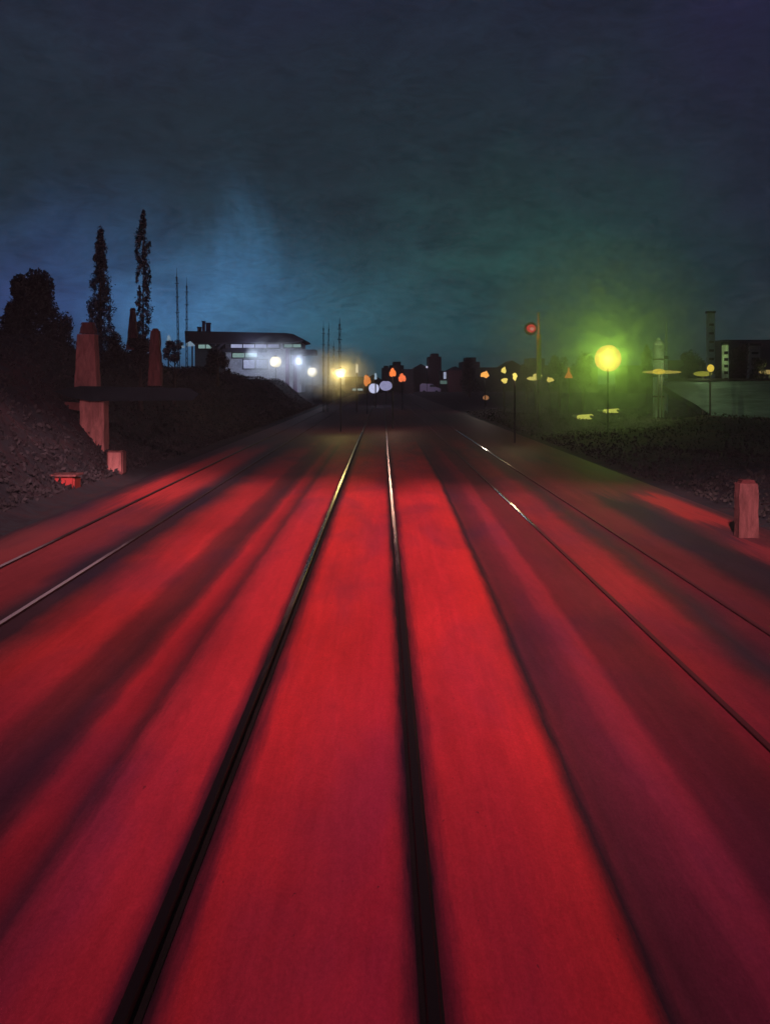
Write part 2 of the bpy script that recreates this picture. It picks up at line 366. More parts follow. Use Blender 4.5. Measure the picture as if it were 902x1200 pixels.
# ---------------------------------------------------------------- tracks
def rail(x, parent, label, m, y1=230, sink=0):
    mb = MB(); b = .02
    prof = [(-.065, b), (.065, b), (.065, .035), (.012, .055), (.012, .105), (.036, .115), (.036, .142), (.030, .15), (-.030, .15), (-.036, .142), (-.036, .115), (-.012, .105), (-.012, .055), (-.065, .035)]
    prof = [(px * (.8 if sink else .90), pz - .005 - sink) for px, pz in prof]
    ysr = [-6 + 4 * i for i in range(int((y1 + 6) / 4))]
    rings = [[mb.b.verts.new((x + px + .012 * math.sin(y * .11), y, pz)) for px, pz in prof] for y in ysr]
    n = len(prof); top = []
    for r0, r1 in zip(rings, rings[1:]):
        for i in range(n):
            f = mb.b.faces.new((r0[i], r1[i], r1[(i + 1) % n], r0[(i + 1) % n]))
            f.material_index = 0 if i in (6, 7, 8) else 1
    o = mb.build('rail', m, parent, label); o.data.materials.append(M_railweb if not sink else M_railstain); return o
def track(xa, xb, label, la, lb, ma, mb_, sink=0):
    tr = thing('railway_track', label, 'track', (0, 0, 0), 'railway tracks running to the horizon')
    rail(xa, tr, la, ma, sink=sink); rail(xb, tr, lb, mb_, sink=sink); return tr
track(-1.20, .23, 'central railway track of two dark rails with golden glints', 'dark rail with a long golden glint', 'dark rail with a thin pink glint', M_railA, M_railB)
track(-6.22, -4.76, 'left railway track with pale rails at the foot of the dark bank', None, None, M_railpale, M_railpale, .09)
track(3.18, 4.62, 'right railway track of thin dull rails in maroon ballast', None, None, M_raildull, M_raildull2, .105)

# ---------------------------------------------------------------- lamps
LIGHTS = []
def point(loc, col, power, r, parent):
    l = bpy.data.lights.new('lamp_light', 'POINT'); l.energy = power; l.color = col; l.shadow_soft_size = r
    o = bpy.data.objects.new('lamp_light', l); COL.objects.link(o); o.location = loc
    if parent: o.parent = parent; o.location = Vector(loc) - parent.location
    return o
def lamp(px, py, Z, rpx, gcol, gs, lcol, power, label, name='street_lamp', cat='lamp', group='small lamps along the horizon', sx=1, sz=1, pole_m=None, arm=0, trans=.5):
    x, y, z = at(px, py, Z); r = rpx * m_per_px(Z); gz = max(0, ground_h(x, y))
    o = thing(name, label, cat, (x, y, gz), group)
    MB().tube((x + arm, y + .05, gz), (x + arm, y + .05, z - r * .8 * sz + (r if arm else 0)), .03 + Z * .00015, None, 8).build('pole', pole_m or M_dark, o)
    if arm: MB().tube((x + arm, y + .05, z + r * 1.1), (x, y + .05, z + r * 1.1), .04, None, 8).build('arm', M_dark, o)
    gb = MB().ball((x, y, z), r, sx, .8, sz, 24, 16)
    if name == 'street_lamp':
        ph = px * 1.7
        for v in gb.b.verts:
            q = (v.co - Vector((x, y, z))); an = math.atan2(q.z, q.x); am = .012 if r > .5 else .13
            v.co = Vector((x, y, z)) + q * (1 + am * (math.sin(an * 3 + ph) + .7 * math.sin(an * 5 + ph * 2) + .5 * math.sin(an * 8 + ph)))
    gb.build('globe', glow_mat('glass_' + '_'.join('%02d' % int(q * 99) for q in gcol) + '_%d' % int(gs * 100), gcol, gs, trans), o, smooth=True)
    if rpx < 10: MB().tube((x, y, z + r * sz * .9), (x, y, z + r * sz * 1.15), r * .45, r * .2, 10).build('cap', M_dark, o)
    if power: point((x, y, z), lcol, power, r * .5, o)
    return o
def mist(c, rx, rz, dens, label, twist=.6, scale=.45):
    m = bpy.data.materials.new('lamp_mist'); m.use_nodes = True
    t = NT(m.node_tree); t.n.clear(); tc = t.new('ShaderNodeTexCoord')
    v = t.v('DIVIDE', tc.outputs['Object'], (rx, rx * .8, rz)); r = t.v('LENGTH', v)
    n = t.noise(tc.outputs['Object'], scale, 4, .6, twist)
    f = t.m('POWER', t.m('SUBTRACT', 1.0, r, None, True), .85)
    f = t.m('MULTIPLY', f, t.mr(n, .34, .66, .2, 1.8))
    pv = t.new('ShaderNodeVolumePrincipled'); pv.inputs['Color'].default_value = (.9, .95, .95, 1); pv.inputs['Anisotropy'].default_value = 0
    t.put(pv.inputs['Density'], t.m('MULTIPLY', f, dens))
    out = t.new('ShaderNodeOutputMaterial'); t.l.new(pv.outputs[0], out.inputs['Volume'])
    mb = MB(); mb.ball((0, 0, 0), 1, rx, rx * .8, rz, 24, 16); o = mb.build('mist', m); o.location = c
    tag(o, label, None, None, 'stuff'); return o

# the big yellow lamp
bl = lamp(712, 420, 60, 15.5, (.95, .36, .09), .80, (.50, 1.0, .08), 1500, 'large round yellow lamp glowing in green mist', name='street_lamp', group=None, pole_m=M_beam, trans=.3)
mist(at(706, 402, 60), 7.4, 6.6, .155, 'green lit mist around the large yellow lamp', 2.4, .55)
# platform lamps in the white building
l1 = lamp(323, 424, 148, 6.5, (1.0, .85, .45), 1.5, (.72, .78, 1.0), 1000, 'upper white lamp in front of the flat roofed station', group='white lamps at the station', trans=.3)
l2 = lamp(366, 436, 148, 5.5, (1.0, .87, .5), 1.5, (.72, .78, 1.0), 1000, 'lower white lamp at the right end of the station', group='white lamps at the station', trans=.3)
mist(at(323, 424, 147), 4.6, 3.8, .34, 'lavender mist around the upper station lamp')
mist(at(366, 437, 147), 4.8, 3.8, .34, 'lavender mist around the lower station lamp')
l3 = lamp(399, 437, 67, 5.5, (1.0, .95, .45), 1.0, (1.0, .70, .22), 850, 'yellow green lamp on a dark post right of the station', group=None, trans=.3)
mist(at(398, 437, 67), 2.4, 2.0, .24, 'yellow green mist around the lamp beside the station', .8, 1.6)
# small horizon lamps
OR, YE, WH, LV = (1.0, .30, .07), (1.0, .78, .16), (.95, .95, .72), (.45, .45, .72)
S = [(430, 446, 105, 5, OR, .55, (1, .4, .15), 25, 'dim orange lamp left of the white and lavender lamps', .8, 1.25),
     (438, 455, 140, 6, (.55, .58, .82), .75, (.8, .8, 1), 30, 'white lamp with lavender rim low on the left of the vanishing point', 1, 1),
     (452, 452, 150, 6.5, (.30, .30, .50), .65, (.6, .6, 1), 20, 'dull lavender lamp right beside the white one', 1.15, .9),
     (460, 437, 72, 4, (1.0, .22, .05), .85, (1, .50, .36), 520, 'orange lamp straight above the vanishing point', .95, 1.2),
     (471, 443, 120, 4.3, (1.0, .20, .07), .75, (1, .3, .12), 50, 'red orange lamp lower right of the orange one', 1, 1.1),
     (568, 439, 112, 4, (1.0, .42, .08), .9, (1, .85, .7), 900, 'orange and yellow lamp at the left of the yellow lamps', 1.2, .9),
     (590, 434, 95, 3.1, YE, .85, (1, .8, .3), 35, 'upper yellow lamp of the stacked pair', .9, 1.15),
     (591, 446, 94, 3.2, YE, .80, (1, .8, .3), 30, 'lower yellow lamp of the stacked pair', 1.1, .95),
     (603, 441, 55, 3.2, YE, .85, (1, .6, .3), 330, 'slanting yellow lamp right of the stacked pair', .8, 1.4),
     (644, 445, 85, 3.2, YE, .70, (1, .9, .3), 25, 'small yellow lamp right of the long flat yellow lamp', 1.3, .85)]
for (px, py, Z, r, gc, gs, lc, pw, lab, sx, sz) in S:
    lamp(px, py, Z, r, gc, gs, lc, pw, lab, sx=sx, sz=sz, trans=.3)
# white flame-like heart of the lavender rimmed lamp
# tall thin white lamps near the yellow green one
for px, py, h, Z, lab in ((418, 432, 10, 110, 'tall thin cream tube lamp right of the yellow green lamp'), (440, 441, 7, 130, 'short thin pale blue tube lamp above the lavender rimmed lamp')):
    x, y, z = at(px, py, Z); k = m_per_px(Z)
    o = thing('tube_lamp', lab, 'lamp', (x, y, 0), 'thin tube lamps on the horizon')
    MB().tube((x, y, 0), (x, y, z - h / 2 * k), .08).build('pole', M_dark, o)
    MB().tube((x, y, z - h / 2 * k), (x, y, z + h / 2 * k), 1.6 * k, 1.1 * k).build('tube', glow_mat('tube_%d' % px, (.75, .72, .55) if px == 418 else (.35, .48, .60), .8, 0), o)
# flat yellow lamp, made of two overlapping lozenges on a short post
x, y, z = at(627, 443, 88); k = m_per_px(88)
o = thing('strip_lamp', 'long flat yellow lamp at the foot of the signal mast', 'lamp', (x, y, 0))
MB().tube((x, y, 0), (x, y, z - 3 * k), .07).build('pole', M_dark, o)
MB().ball((x - 2 * k, y, z - .5 * k), 1, 8 * k, .2, 2.2 * k).build('lens', glow_mat('flat_lens', (1, .85, .2), .8, 0), o, smooth=True)
MB().ball((x + 3 * k, y + .25, z + 3 * k), 1, 5.5 * k, .2, 2.4 * k).build('lens', glow_mat('flat_lens', (1, .85, .2), .8, 0), o, smooth=True)
point((x, y - .4, z), (1, .85, .3), 40, .05, o)
# amber beacon cone
x, y, z = at(666, 443, 75); k = m_per_px(75)
o = thing('beacon', 'orange cone shaped beacon left of the large yellow lamp', 'lamp', (x, y, 0))
MB().tube((x, y, 0), (x, y, z), .06).build('pole', M_dark, o)
MB().tube((x, y, z), (x, y, z + 7 * k), 5 * k, 1.6 * k, 14).tube((x, y, z + 7 * k), (x, y, z + 13 * k), 1.5 * k, .6 * k, 10).build('cone', glow_mat('beacon_orange', (1, .17, .03), .62, 0), o)
point((x, y - .5, z + 4 * k), (1, .3, .08), 15, .05, o)

# ---------------------------------------------------------------- signal mast
x, y, z = at(631, 366, 70); k = m_per_px(70)
o = thing('signal_mast', 'thin yellow green signal mast with a red lamp near its top', 'signal', (x, y, 0))
MB().tube((x, y, 0), (x, y, 3.2), .10, .09).build('pole', M_dark, o)
MB().tube((x, y, 3.2), (x, y, at(0, 392, 70)[2]), 2.9 * k, 2.7 * k, 10).build('lower_pole', M_greenpole, o)  # green lamplight on the pole put into its colour
MB().tube((x, y, at(0, 392, 70)[2]), (x - .02, y, z), 1.7 * k, 1.3 * k, 8).build('upper_pole', mat('pale_green_lit', (.35, .5, .3), .6), o)
lx, ly, lz = at(622, 385, 70)
MB().box(lx, x, y - .05, y + .05, lz + .1, lz + .16).build('bracket', M_dark, o)
MB().tube((lx, y + .25, lz), (lx, y - .02, lz), .42, .40, 18).build('lamp_head', M_dark, o)
MB().ball((lx, y - .05, lz), 5.0 * k, 1.1, .4, .95).build('red_lens', glow_mat('red_lens', (1, .05, .06), .62, 0), o, smooth=True)
MB().ball((lx + .02, y - .24, lz - .04), 2.2 * k, 1.1, .3, .9).build('lens_centre', glow_mat('pink_centre', (1, .35, .30), .8, 0), o, smooth=True)
point((lx, y - .6, lz), (1, .15, .12), 18, .05, o)
point((x - .9, y - 1.0, 5.2), (.7, 1, .2), 0.0, .05, o) if False else None

# glowing strips added for the yellow glints on the ground by the lamp
def ground_strip(pts, w, label, col, dark_ends=True):
    (x0, y0), (x1, y1) = pts
    o = thing('ground_glint', label, 'ground glint', (x0, y0, ground_h(x0, y0)), 'yellow glints lying on the dark ground')
    for (a, b, part, m) in ((0, .28, 'glint_end', M_greenpole), (.28, .78, 'glint_core', glow_mat('ground_yellow', col, .75, 0)), (.78, 1.25, 'glint_end', M_beam)):
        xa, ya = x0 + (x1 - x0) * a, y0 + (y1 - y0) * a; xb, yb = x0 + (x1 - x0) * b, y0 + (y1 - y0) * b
        MB().tube((xa, ya, max(ground_h(xa, ya), 0) + .35), (xb, yb, max(ground_h(xb, yb), 0) + .35), w * (.55 if part == 'glint_end' else 1), w * (.4 if b > 1 else 1), 8).build(part, m, o)
    return o
ground_strip([(14.4, 83), (12.9, 66)], .16, 'long yellow green glint made as a glowing strip lying on the ground below the large lamp', (.85, .85, .14))
ground_strip([(19.4, 99), (18.9, 86)], .17, 'short yellow glint made as a glowing strip lying on the ground behind the long one', (1, .82, .15))

# ---------------------------------------------------------------- station building on the left
Z = 150; k = m_per_px(Z)
def P(px, py, Z=Z): q = at(px, py, Z); return q[0], q[2]
st = thing('station_building', 'long flat roofed station building with white lit walls on the left horizon', 'building', (-18, Z, 0))
def pbox(x0, x1, yt, yb, dy0, dy1, name, m, par, label=None):
    a, zt = P(x0, yt); b, zb = P(x1, yb)
    return MB().box(a, b, Z + dy0, Z + dy1, zb, zt).build(name, m, par, label)
rf = MB(); a, zt = P(222, 389); b, _ = P(338, 393); _, zb = P(0, 401)
rf.poly([(a, zb - .25), (P(346, 0)[0], zb - .12), (P(357, 0)[0], zb + .12), (P(357, 0)[0], zb + .32), (P(346, 0)[0], zt - .42), (b, zt - .28), (a - .1, zt)], Z - 3, Z + 12).build('roof', M_roof, st)
wl = pbox(262, 352, 401, 460, 2, 10, 'wall', M_white, st)
pbox(224, 262, 401, 460, 3, 10, 'wall', M_bldgb, st)
M_win = glow_mat('lit_window_white', (.40, .44, .68), .80, 0); M_win2 = glow_mat('lit_window_green', (.30, .48, .46), .62, 0)
def window(x0, x1, yt, yb, m, dy=1.9):
    w = pbox(x0, x1, yt, yb, dy, dy + .08, 'window', m, st)
    a, zt = P(x0, yt); b, zb = P(x1, yb); n = max(2, int((b - a) / 1.6)); f = MB()
    for i in range(n + 1):
        q = a + (b - a) * i / n; f.box(q - .06, q + .06, Z + dy - .08, Z + dy - .01, zb, zt)
    f.box(a - .1, b + .1, Z + dy - .09, Z + dy - .005, zt - .05, zt + .1).box(a - .1, b + .1, Z + dy - .09, Z + dy - .005, zb - .1, zb + .05)
    f.build('frame', M_roof, w)
window(268, 326, 402.5, 407.5, M_win)
window(270, 300, 413, 419, M_win2)
window(331, 352, 402.5, 407, M_win2)
window(283, 312, 421, 432, M_win)
window(340, 352, 414, 427, M_win)
window(228, 246, 402.5, 408, M_win2, 2.9)
pbox(262, 311, 408.5, 412.5, -1, 3, 'canopy', M_roof, st); pbox(341, 370, 410, 416, -1.5, 4, 'canopy', M_roof, st)
for px in (337, 346): a, _ = P(px, 0); MB().tube((a, Z - .5, 0), (a + .05, Z - .5, P(0, 409)[1]), .3, .26).build('column', M_purple, st)
# dark braces of the canopy
for (x0, y0, x1, y1) in ((246, 401, 258, 412), (262, 401, 250, 414), (252, 401, 252, 440)):
    a, z0 = P(x0, y0); b, z1 = P(x1, y1); MB().tube((a, Z - .6, z0), (b, Z - .6, z1), .32).build('brace', M_roof, st)
for px, wv, top, lab in ((234, 2.5, 376, 'slim violet chimney'), (239.5, 4.5, 378, 'wider violet chimney'), (229, 3.5, 383, 'short dark chimney')):
    a, z1 = P(px, top); _, z0 = P(px, 391); ch = MB().box(a - wv * k / 2, a + wv * k / 2, Z + 3, Z + 4, z0, z1).box(a - wv * k * .65, a + wv * k * .65, Z + 2.9, Z + 4.1, z1, z1 + .15)
    ch.build('chimney', M_bldg if px == 229 else M_purple, st, lab)
point(P(300, 0)[0:1] + (Z - 4,) + (P(0, 415)[1],), (.65, .75, 1), 420, .3, st)
point((P(352, 0)[0], Z - 4, P(0, 424)[1]), (.65, .75, 1), 240, .3, st)

# low lit platform strip at left of the building (white scrubby glints)
pf = thing('platform_shelter', 'small broken white lit shelter left of the station', 'shelter', (P(215, 0)[0], 140, 0))
for i, (x0, x1, yt, yb) in enumerate(((212, 217, 396, 412), (221, 232, 405, 411), (233, 243, 403, 409))):
    a, zt = P(x0, yt); b, zb = P(x1, yb)
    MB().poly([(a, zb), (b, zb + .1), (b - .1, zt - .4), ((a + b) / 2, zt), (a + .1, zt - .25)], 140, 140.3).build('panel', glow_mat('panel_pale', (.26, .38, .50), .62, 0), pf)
MB().tube((P(214, 0)[0], 140.2, 0), (P(214, 0)[0], 140.2, P(0, 400)[1]), .1).tube((P(240, 0)[0], 140.2, 0), (P(240, 0)[0], 140.2, P(0, 403)[1]), .1).build('post', M_dark, pf)

# ---------------------------------------------------------------- lattice masts
def mast(px, top, Z, w, label, lean=0, m=M_dark):
    x, y, z = at(px, top, Z); gz = max(ground_h(x, y), 0); k = m_per_px(Z); r = w * k / 2
    o = thing('radio_mast', label, 'mast', (x, y, gz), 'thin masts on the left horizon')
    body = MB(); h = z - gz
    for sx_, sy_ in ((-1, -1), (1, -1), (-1, 1), (1, 1)):
        body.tube((x + sx_ * r, y + sy_ * r, gz), (x + sx_ * r * .5 + lean, y + sy_ * r * .5, z - h * .08), r * .34, r * .25, 6)
    n = max(6, int(h / (r * 7)))
    for i in range(n):
        z0 = gz + h * .92 * i / n; z1 = gz + h * .92 * (i + 1) / n; s_ = 1 if i % 2 else -1; l0 = lean * i / n; l1 = lean * (i + 1) / n
        body.tube((x - s_ * r + l0, y - r, z0), (x + s_ * r + l1, y - r, z1), r * .22, None, 5)
    body.build('lattice', m, o)
    MB().tube((x + lean, y, z - h * .1), (x + lean, y, z), r * .35, r * .15, 6).build('antenna', m, o)
    for f in (.86, .74, .60): MB().box(x - r * 2.2 + lean * f, x + r * 2.2 + lean * f, y - .08, y + .08, gz + h * f, gz + h * f + r * .5).build('cross_arm', m, o)
    return o
mast(210, 314, 120, 2.2, 'tallest thin mast at the left end of the station roof', -.25)
mast(219, 325, 125, 2.0, 'slightly shorter thin mast right of the tallest one')
mast(379, 376, 110, 1.8, 'left mast of the close pair right of the station')
mast(384, 377, 112, 1.6, 'right mast of the close pair right of the station', .1)
mast(398, 372, 160, 2.6, 'faint mast just left above the yellow green lamp', 0, M_bldgb)
mast(391, 400, 150, 1.8, 'faint short mast between the close pair and the yellow green lamp', 0, M_bldgb)

# ---------------------------------------------------------------- left bank: posts and beam
Zp = 37
x, y, _ = at(110, 0, Zp); gz = ground_h(x, y)
ga = thing('gantry', 'red brown pillar carrying a long dark beam in front of the left bank', 'gantry', (x, y, 0))
def pil(x0, x1, y0, y1, Z, name, m, par, dz=.5, taper=0, jit=.012):
    a, _, zt = at(x0, y0, Z); b, _, zb = at(x1, y1, Z); mb = MB(); n = 9
    rings = []
    for i in range(n + 1):
        f = i / n; z = zb + (zt - zb) * f; tt = taper * f * (b - a) / 2
        j = [random.uniform(-jit, jit) for _ in range(4)]
        rings.append([mb.b.verts.new(q) for q in ((a + tt + j[0], Z - dz / 2, z), (b - tt + j[1], Z - dz / 2, z), (b - tt + j[2], Z + dz / 2, z), (a + tt + j[3], Z + dz / 2, z))])
    for r0, r1 in zip(rings, rings[1:]):
        for i in range(4): mb.b.faces.new((r0[i], r0[(i + 1) % 4], r1[(i + 1) % 4], r1[i]))
    mb.b.faces.new(rings[-1]); mb.b.faces.new(rings[0][::-1])
    return mb.build(name, m, par)
pil(97, 125, 466, 556, Zp, 'lower_pillar', M_pillar, ga, .7)
pil(90, 116, 392, 454, Zp, 'upper_pillar', M_pillar, ga, .55, .25)
pil(95, 113, 378, 391, Zp, 'capstone', M_pillar2, ga, .4, .35)
a, _, z1 = at(68, 454, Zp); b, _, z0 = at(232, 469, Zp)
MB().poly([(a, z1 - .12), (a + .9, z1 + .05), (b - .2, z1 - .02), (b + .15, (z0 + z1) / 2), (b - .1, z0), (a + 1.2, z0 - .02), (a + .5, z0 + .12)], Zp - .52, Zp - .38).build('beam', M_beam, ga)
a, _, z1 = at(35, 468, Zp); b, _, z0 = at(97, 481, Zp)
MB().poly([(a, z1), (b, z1 - .12), (b, z0 - .02), (a + .5, z0 + .2)], Zp - .1, Zp + .35).build('rail_arm', M_pillar2, ga)
pil(84, 146, 548, 566, Zp - .3, 'footing', M_pillar2, ga, 1.2)
def post(x0, x1, yt, yb, Z, label, m=M_pillar2, taper=.7, dz=.4):
    a = at((x0 + x1) / 2, 0, Z)[0]
    o = thing('post', label, 'post', (a, Z, 0), 'red brown posts on the left bank')
    pil(x0, x1, yt, yb, Z, 'shaft', m, o, dz, taper, .02)
    _, _, z = at(0, yt, Z); k = m_per_px(Z)
    pil(x0 + 3.5, x1 - 3.5, yt - 3, yt, Z, 'tip', m, o, dz * .4, .4, .01)
    return o
post(149, 163, 364, 410, 55, 'short red brown post left of the tall poplar foot')
post(175, 190, 388, 452, 40, 'slim ragged red brown post right of the poplar', taper=.4)
# red relay box and small red stub
x, y, _ = at(75, 0, 30); b = thing('relay_box', 'bright red relay box at the foot of the left bank', 'relay box', (x, 30, ground_h(x, 30)))
a, _, z1 = at(57, 557, 30); c, _, z0 = at(92, 582, 30)
MB().box(a, c, 29.6, 30.3, z0, z1, .06).build('cabinet', M_redbox, b)
MB().box(a - .05, c + .05, 29.55, 30.35, z1, z1 + .05).build('lid', M_pillar2, b)
MB().box(a + .05, c - .05, 29.57, 29.595, z0 + .06, z1 - .06).build('door', mat('red_enamel_worn', (.25, .018, .018), .6), b)
x, y, _ = at(130, 0, 35)
b = thing('junction_box', 'dull red junction box right of the pillar foot', 'junction box', (x, 35, 0))
a, _, z1 = at(127, 528, 35); c, _, z0 = at(146, 552, 35)
MB().box(a, c, 34.8, 35.3, z0 - .1, z1, .04).build('cabinet', M_pillar2, b); MB().box(a + .05, c - .05, 34.77, 34.795, z0, z1 - .05).build('door', M_pillar, b)

# right verge: worn red paving patches and a post
x, y, _ = at(873, 0, 21.5)
o = thing('post', 'short broad red brown post near the right edge', 'post', (x, 21.5, 0))
pil(862, 886, 566, 640, 21.5, 'shaft', M_pillar2, o, .3, .1); pil(865, 883, 562, 566, 21.5, 'cap', M_brick, o, .25, .3)

# ---------------------------------------------------------------- trees
def tree(px, top, base, wpx, Z, kind, label, m, n=2600, name='tree', group='trees on the left bank', cat='tree', seed=1, lsz=None):
    rnd = random.Random(seed); x, y, zt = at(px, top, Z); zb = at(px, base, Z)[2]; k = m_per_px(Z); gz = max(0, ground_h(x, y))
    o = thing(name, label, cat, (x, y, gz), group); h = zt - gz; w = wpx * k / 2
    tr = MB(); tr.tube((x, y, gz - .2), (x, y, gz + h * .55), max(.05, w * .14), w * .05, 8); tr.tube((x, y, gz + h * .55), (x, y, gz + h * .9), w * .05, .01, 6)
    for i in range(9):
        a = rnd.random() * 6.28; z = gz + h * (.25 + .06 * i); L = w * .7 * (1 - .06 * i)
        tr.tube((x, y, z), (x + math.cos(a) * L, y + math.sin(a) * L, z + (L * .8 if kind == 'round' else L * 1.2)), w * .04, .01, 5)
    tr.build('trunk', M_bark, o)
    c = MB(); hc = zt - zb; s = lsz or max(.05, w * .055); n = int(n * 2.6)
    if kind == 'round':
        cl = [(rnd.uniform(-1, 1) * .62, rnd.uniform(-1, 1) * .5, rnd.uniform(.12, .85), rnd.uniform(.22, .42)) for _ in range(15)]
        for i in range(n):
            q = cl[i % len(cl)]; v = Vector((rnd.gauss(0, 1), rnd.gauss(0, 1), rnd.gauss(0, 1))).normalized() * (rnd.random() ** .4) * q[3]
            c.leaf((x + (q[0] * (1.05 - .5 * q[2]) + v.x) * w, y + (q[1] + v.y) * w, zb + (q[2] + v.z * .6) * hc), s * rnd.uniform(.6, 1.4), rnd)
    else:
        cl = []
        for i in range(150):
            f = (i + rnd.random()) / 150; f = f ** (1.2 if kind == 'cone' else 1.0)
            rr = (1 - f) ** .85 * .9 + .05 if kind == 'cone' else (.78 if f < .75 else .78 * (1 - f) / .25 + .08)
            a = rnd.random() * 6.28; q = rr * rnd.random() ** .45 * rnd.uniform(.75, 1.15)
            cl.append((math.cos(a) * q, math.sin(a) * q, f, rnd.uniform(.10, .30) * (.5 + .6 * rr)))
        for i in range(n):
            q = cl[rnd.randrange(150)]; v = Vector((rnd.gauss(0, .5), rnd.gauss(0, .5), rnd.gauss(0, .9))) * q[3]
            c.leaf((x + (q[0] + v.x) * w, y + (q[1] + v.y) * w, zb + q[2] * hc * .985 + v.z * w), s * rnd.uniform(.6, 1.5), rnd, .6)
    c.build('crown', m, o); return o
tree(32, 318, 430, 84, 52, 'round', 'broad dark tree at the left edge of the view', M_leafr, 5200, seed=3)
tree(72, 362, 440, 52, 48, 'round', 'lower brownish tree left of the red brown pillar', M_leafr, 2600, seed=4)
tree(118, 268, 425, 44, 58, 'cone', 'tall dark conifer behind the red brown pillar', M_leafb, 5200, seed=5)
tree(168, 244, 400, 22, 62, 'column', 'tallest slender columnar poplar on the left bank', M_leafb, 3200, 'poplar', seed=6)
tree(135, 388, 430, 40, 56, 'round', 'low bush between the conifer and the poplar', M_leaf, 1500, 'bush', cat='bush', seed=7)
tree(165, 396, 430, 54, 50, 'round', 'rounded bush at the foot of the poplar', M_leaf, 1800, 'bush', cat='bush', seed=8)
tree(205, 398, 425, 36, 58, 'round', 'small bush at the left end of the station', M_leafb, 1100, 'bush', cat='bush', seed=9)
tree(255, 408, 440, 42, 80, 'round', 'scrubby bush in front of the station braces', M_leaf, 1100, 'bush', cat='bush', seed=10)
G2 = 'dark trees and bushes on the right horizon'
for i, (px, top, base, w, Zt, kd, lab, m) in enumerate((
    (550, 420, 462, 26, 190, 'round', 'small round dark tree left of the yellow lamps', M_leaf),
    (655, 416, 462, 34, 100, 'round', 'dark tree behind the flat yellow lamp', M_leaf),
    (683, 414, 458, 38, 92, 'round', 'dark round tree left of the large yellow lamp', M_leaf),
    (757, 404, 446, 15, 90, 'column', 'small dark tree between the large lamp and the pale silo', M_leaf),
    (806, 411, 450, 38, 88, 'round', 'dome shaped dark tree right of the pale silo', M_leaf),
    (868, 402, 452, 40, 96, 'round', 'broad dark tree near the right edge', M_leaf),
    (889, 420, 452, 26, 90, 'round', 'low dark bush in front of the right end of the broad tree', M_leaf),
    (846, 424, 452, 26, 90, 'round', 'low dark bush between the two pale columns', M_leaf),
    (617, 425, 458, 26, 130, 'round', 'faint dark bush behind the signal mast', M_leaf))):
    tree(px, top, base, w, Zt, kd, lab, m, 1700, group=G2, seed=20 + i, cat='bush' if 'bush' in lab else 'tree', name='bush' if 'bush' in lab else 'tree')

# scrub on both verges: uncountable
def scrub(name, label, n, f, m, sz):
    rnd = random.Random(hash(label) % 1 + n); mb = MB()
    for _ in range(n):
        x, y = f(rnd); z = ground_h(x, y)
        mb.leaf((x, y, z + rnd.uniform(0, sz * 2.4)), sz * rnd.uniform(.5, 1.4), rnd, .35)
    tag(mb.build(name, m), label, None, None, 'stuff')
scrub('scrub', 'dark scrub covering the left bank', 52000, lambda r: (-8.3 - r.random() ** 1.3 * 16, 16 + r.random() ** 1.5 * 130), M_leafr, .07)
scrub('scrub', 'dark low scrub on the right verge and mound', 32000, lambda r: (8.3 + r.random() ** 1.1 * 22, 22 + r.random() ** 1.3 * 90), M_leaf, .06)

# ---------------------------------------------------------------- right side structures
Z = 82; k = m_per_px(Z)
w = thing('retaining_wall', 'pale grey green concrete wall with a rounded left end at the right edge', 'wall', (25, Z, 0))
pts = [at(*q, Z)[::2] for q in ((778, 451), (783, 447.5), (800, 446), (850, 446.5), (960, 447), (960, 492), (840, 492), (815, 474), (795, 463), (783, 456))]
MB().poly(pts[::-1], Z, Z + 3).build('wall', M_conc, w)
MB().box(at(790, 0, Z)[0], at(960, 0, Z)[0], Z - .12, Z + 3.1, at(0, 446.2, Z)[2] + .001, at(0, 443.5, Z)[2], .03).build('coping', M_dark, w)
def pale(px, top, bot, wpx, Z, name, label, cat, kind, m=M_pale):  # solid shapes made up to stand for pale light spills
    x, y, z1 = at(px, top, Z); z0 = 0; k = m_per_px(Z); r = wpx * k / 2
    o = thing(name, label, cat, (x, y, 0), None)
    if kind == 'silo':
        MB().tube((x, y, 0), (x, y, z1 - r), r, r * .96, 24).build('body', m, o, smooth=True)
        MB().ball((x, y, z1 - r), r * .96, 1, 1, 1.0).tube((x, y, z1 - r * .3), (x, y, z1 + r * .3), r * .35, r * .3).build('dome', m, o, smooth=True)
        for f in (.3, .55, .75): MB().tube((x, y, z1 * f), (x, y, z1 * f + .12), r * 1.03, None, 24).build('band', M_beam, o)
    elif kind == 'spire':
        MB().tube((x, y, 0), (x, y, z1 * .62), r, r * .75, 10).tube((x, y, z1 * .62), (x, y, z1 * .86), r * .7, r * .4, 8).build('shaft', m, o)
        MB().tube((x, y, z1 * .86), (x, y, z1), r * .4, .03, 8).build('spike', m, o)
        MB().tube((x, y, z1 * .60), (x, y, z1 * .63), r * 1.25, None, 10).build('collar', M_beam, o)
    else:
        MB().box(x - r, x + r, y, y + r * 1.6, 0, z1, .05).build('shaft', m, o)
        MB().box(x - r * 1.1, x + r * 1.1, y - .08, y + r * 1.6 + .08, z1, z1 + .2).build('cap', M_beam, o)
        for i in range(6): MB().box(x - r * .6, x + r * .6, y - .05, y - .004, z1 * (.45 + .085 * i), z1 * (.45 + .085 * i) + .22).build('louvre', M_beam, o)
    return o
pale(771, 398, 436, 13, 84, 'silo', 'pale light spill built as a domed silo right of the large yellow lamp', 'silo', 'silo')
pale(780, 374, 432, 4.4, 92, 'spire', 'tall thin pale light spill built as a spire rising behind the silo', 'spire', 'spire')
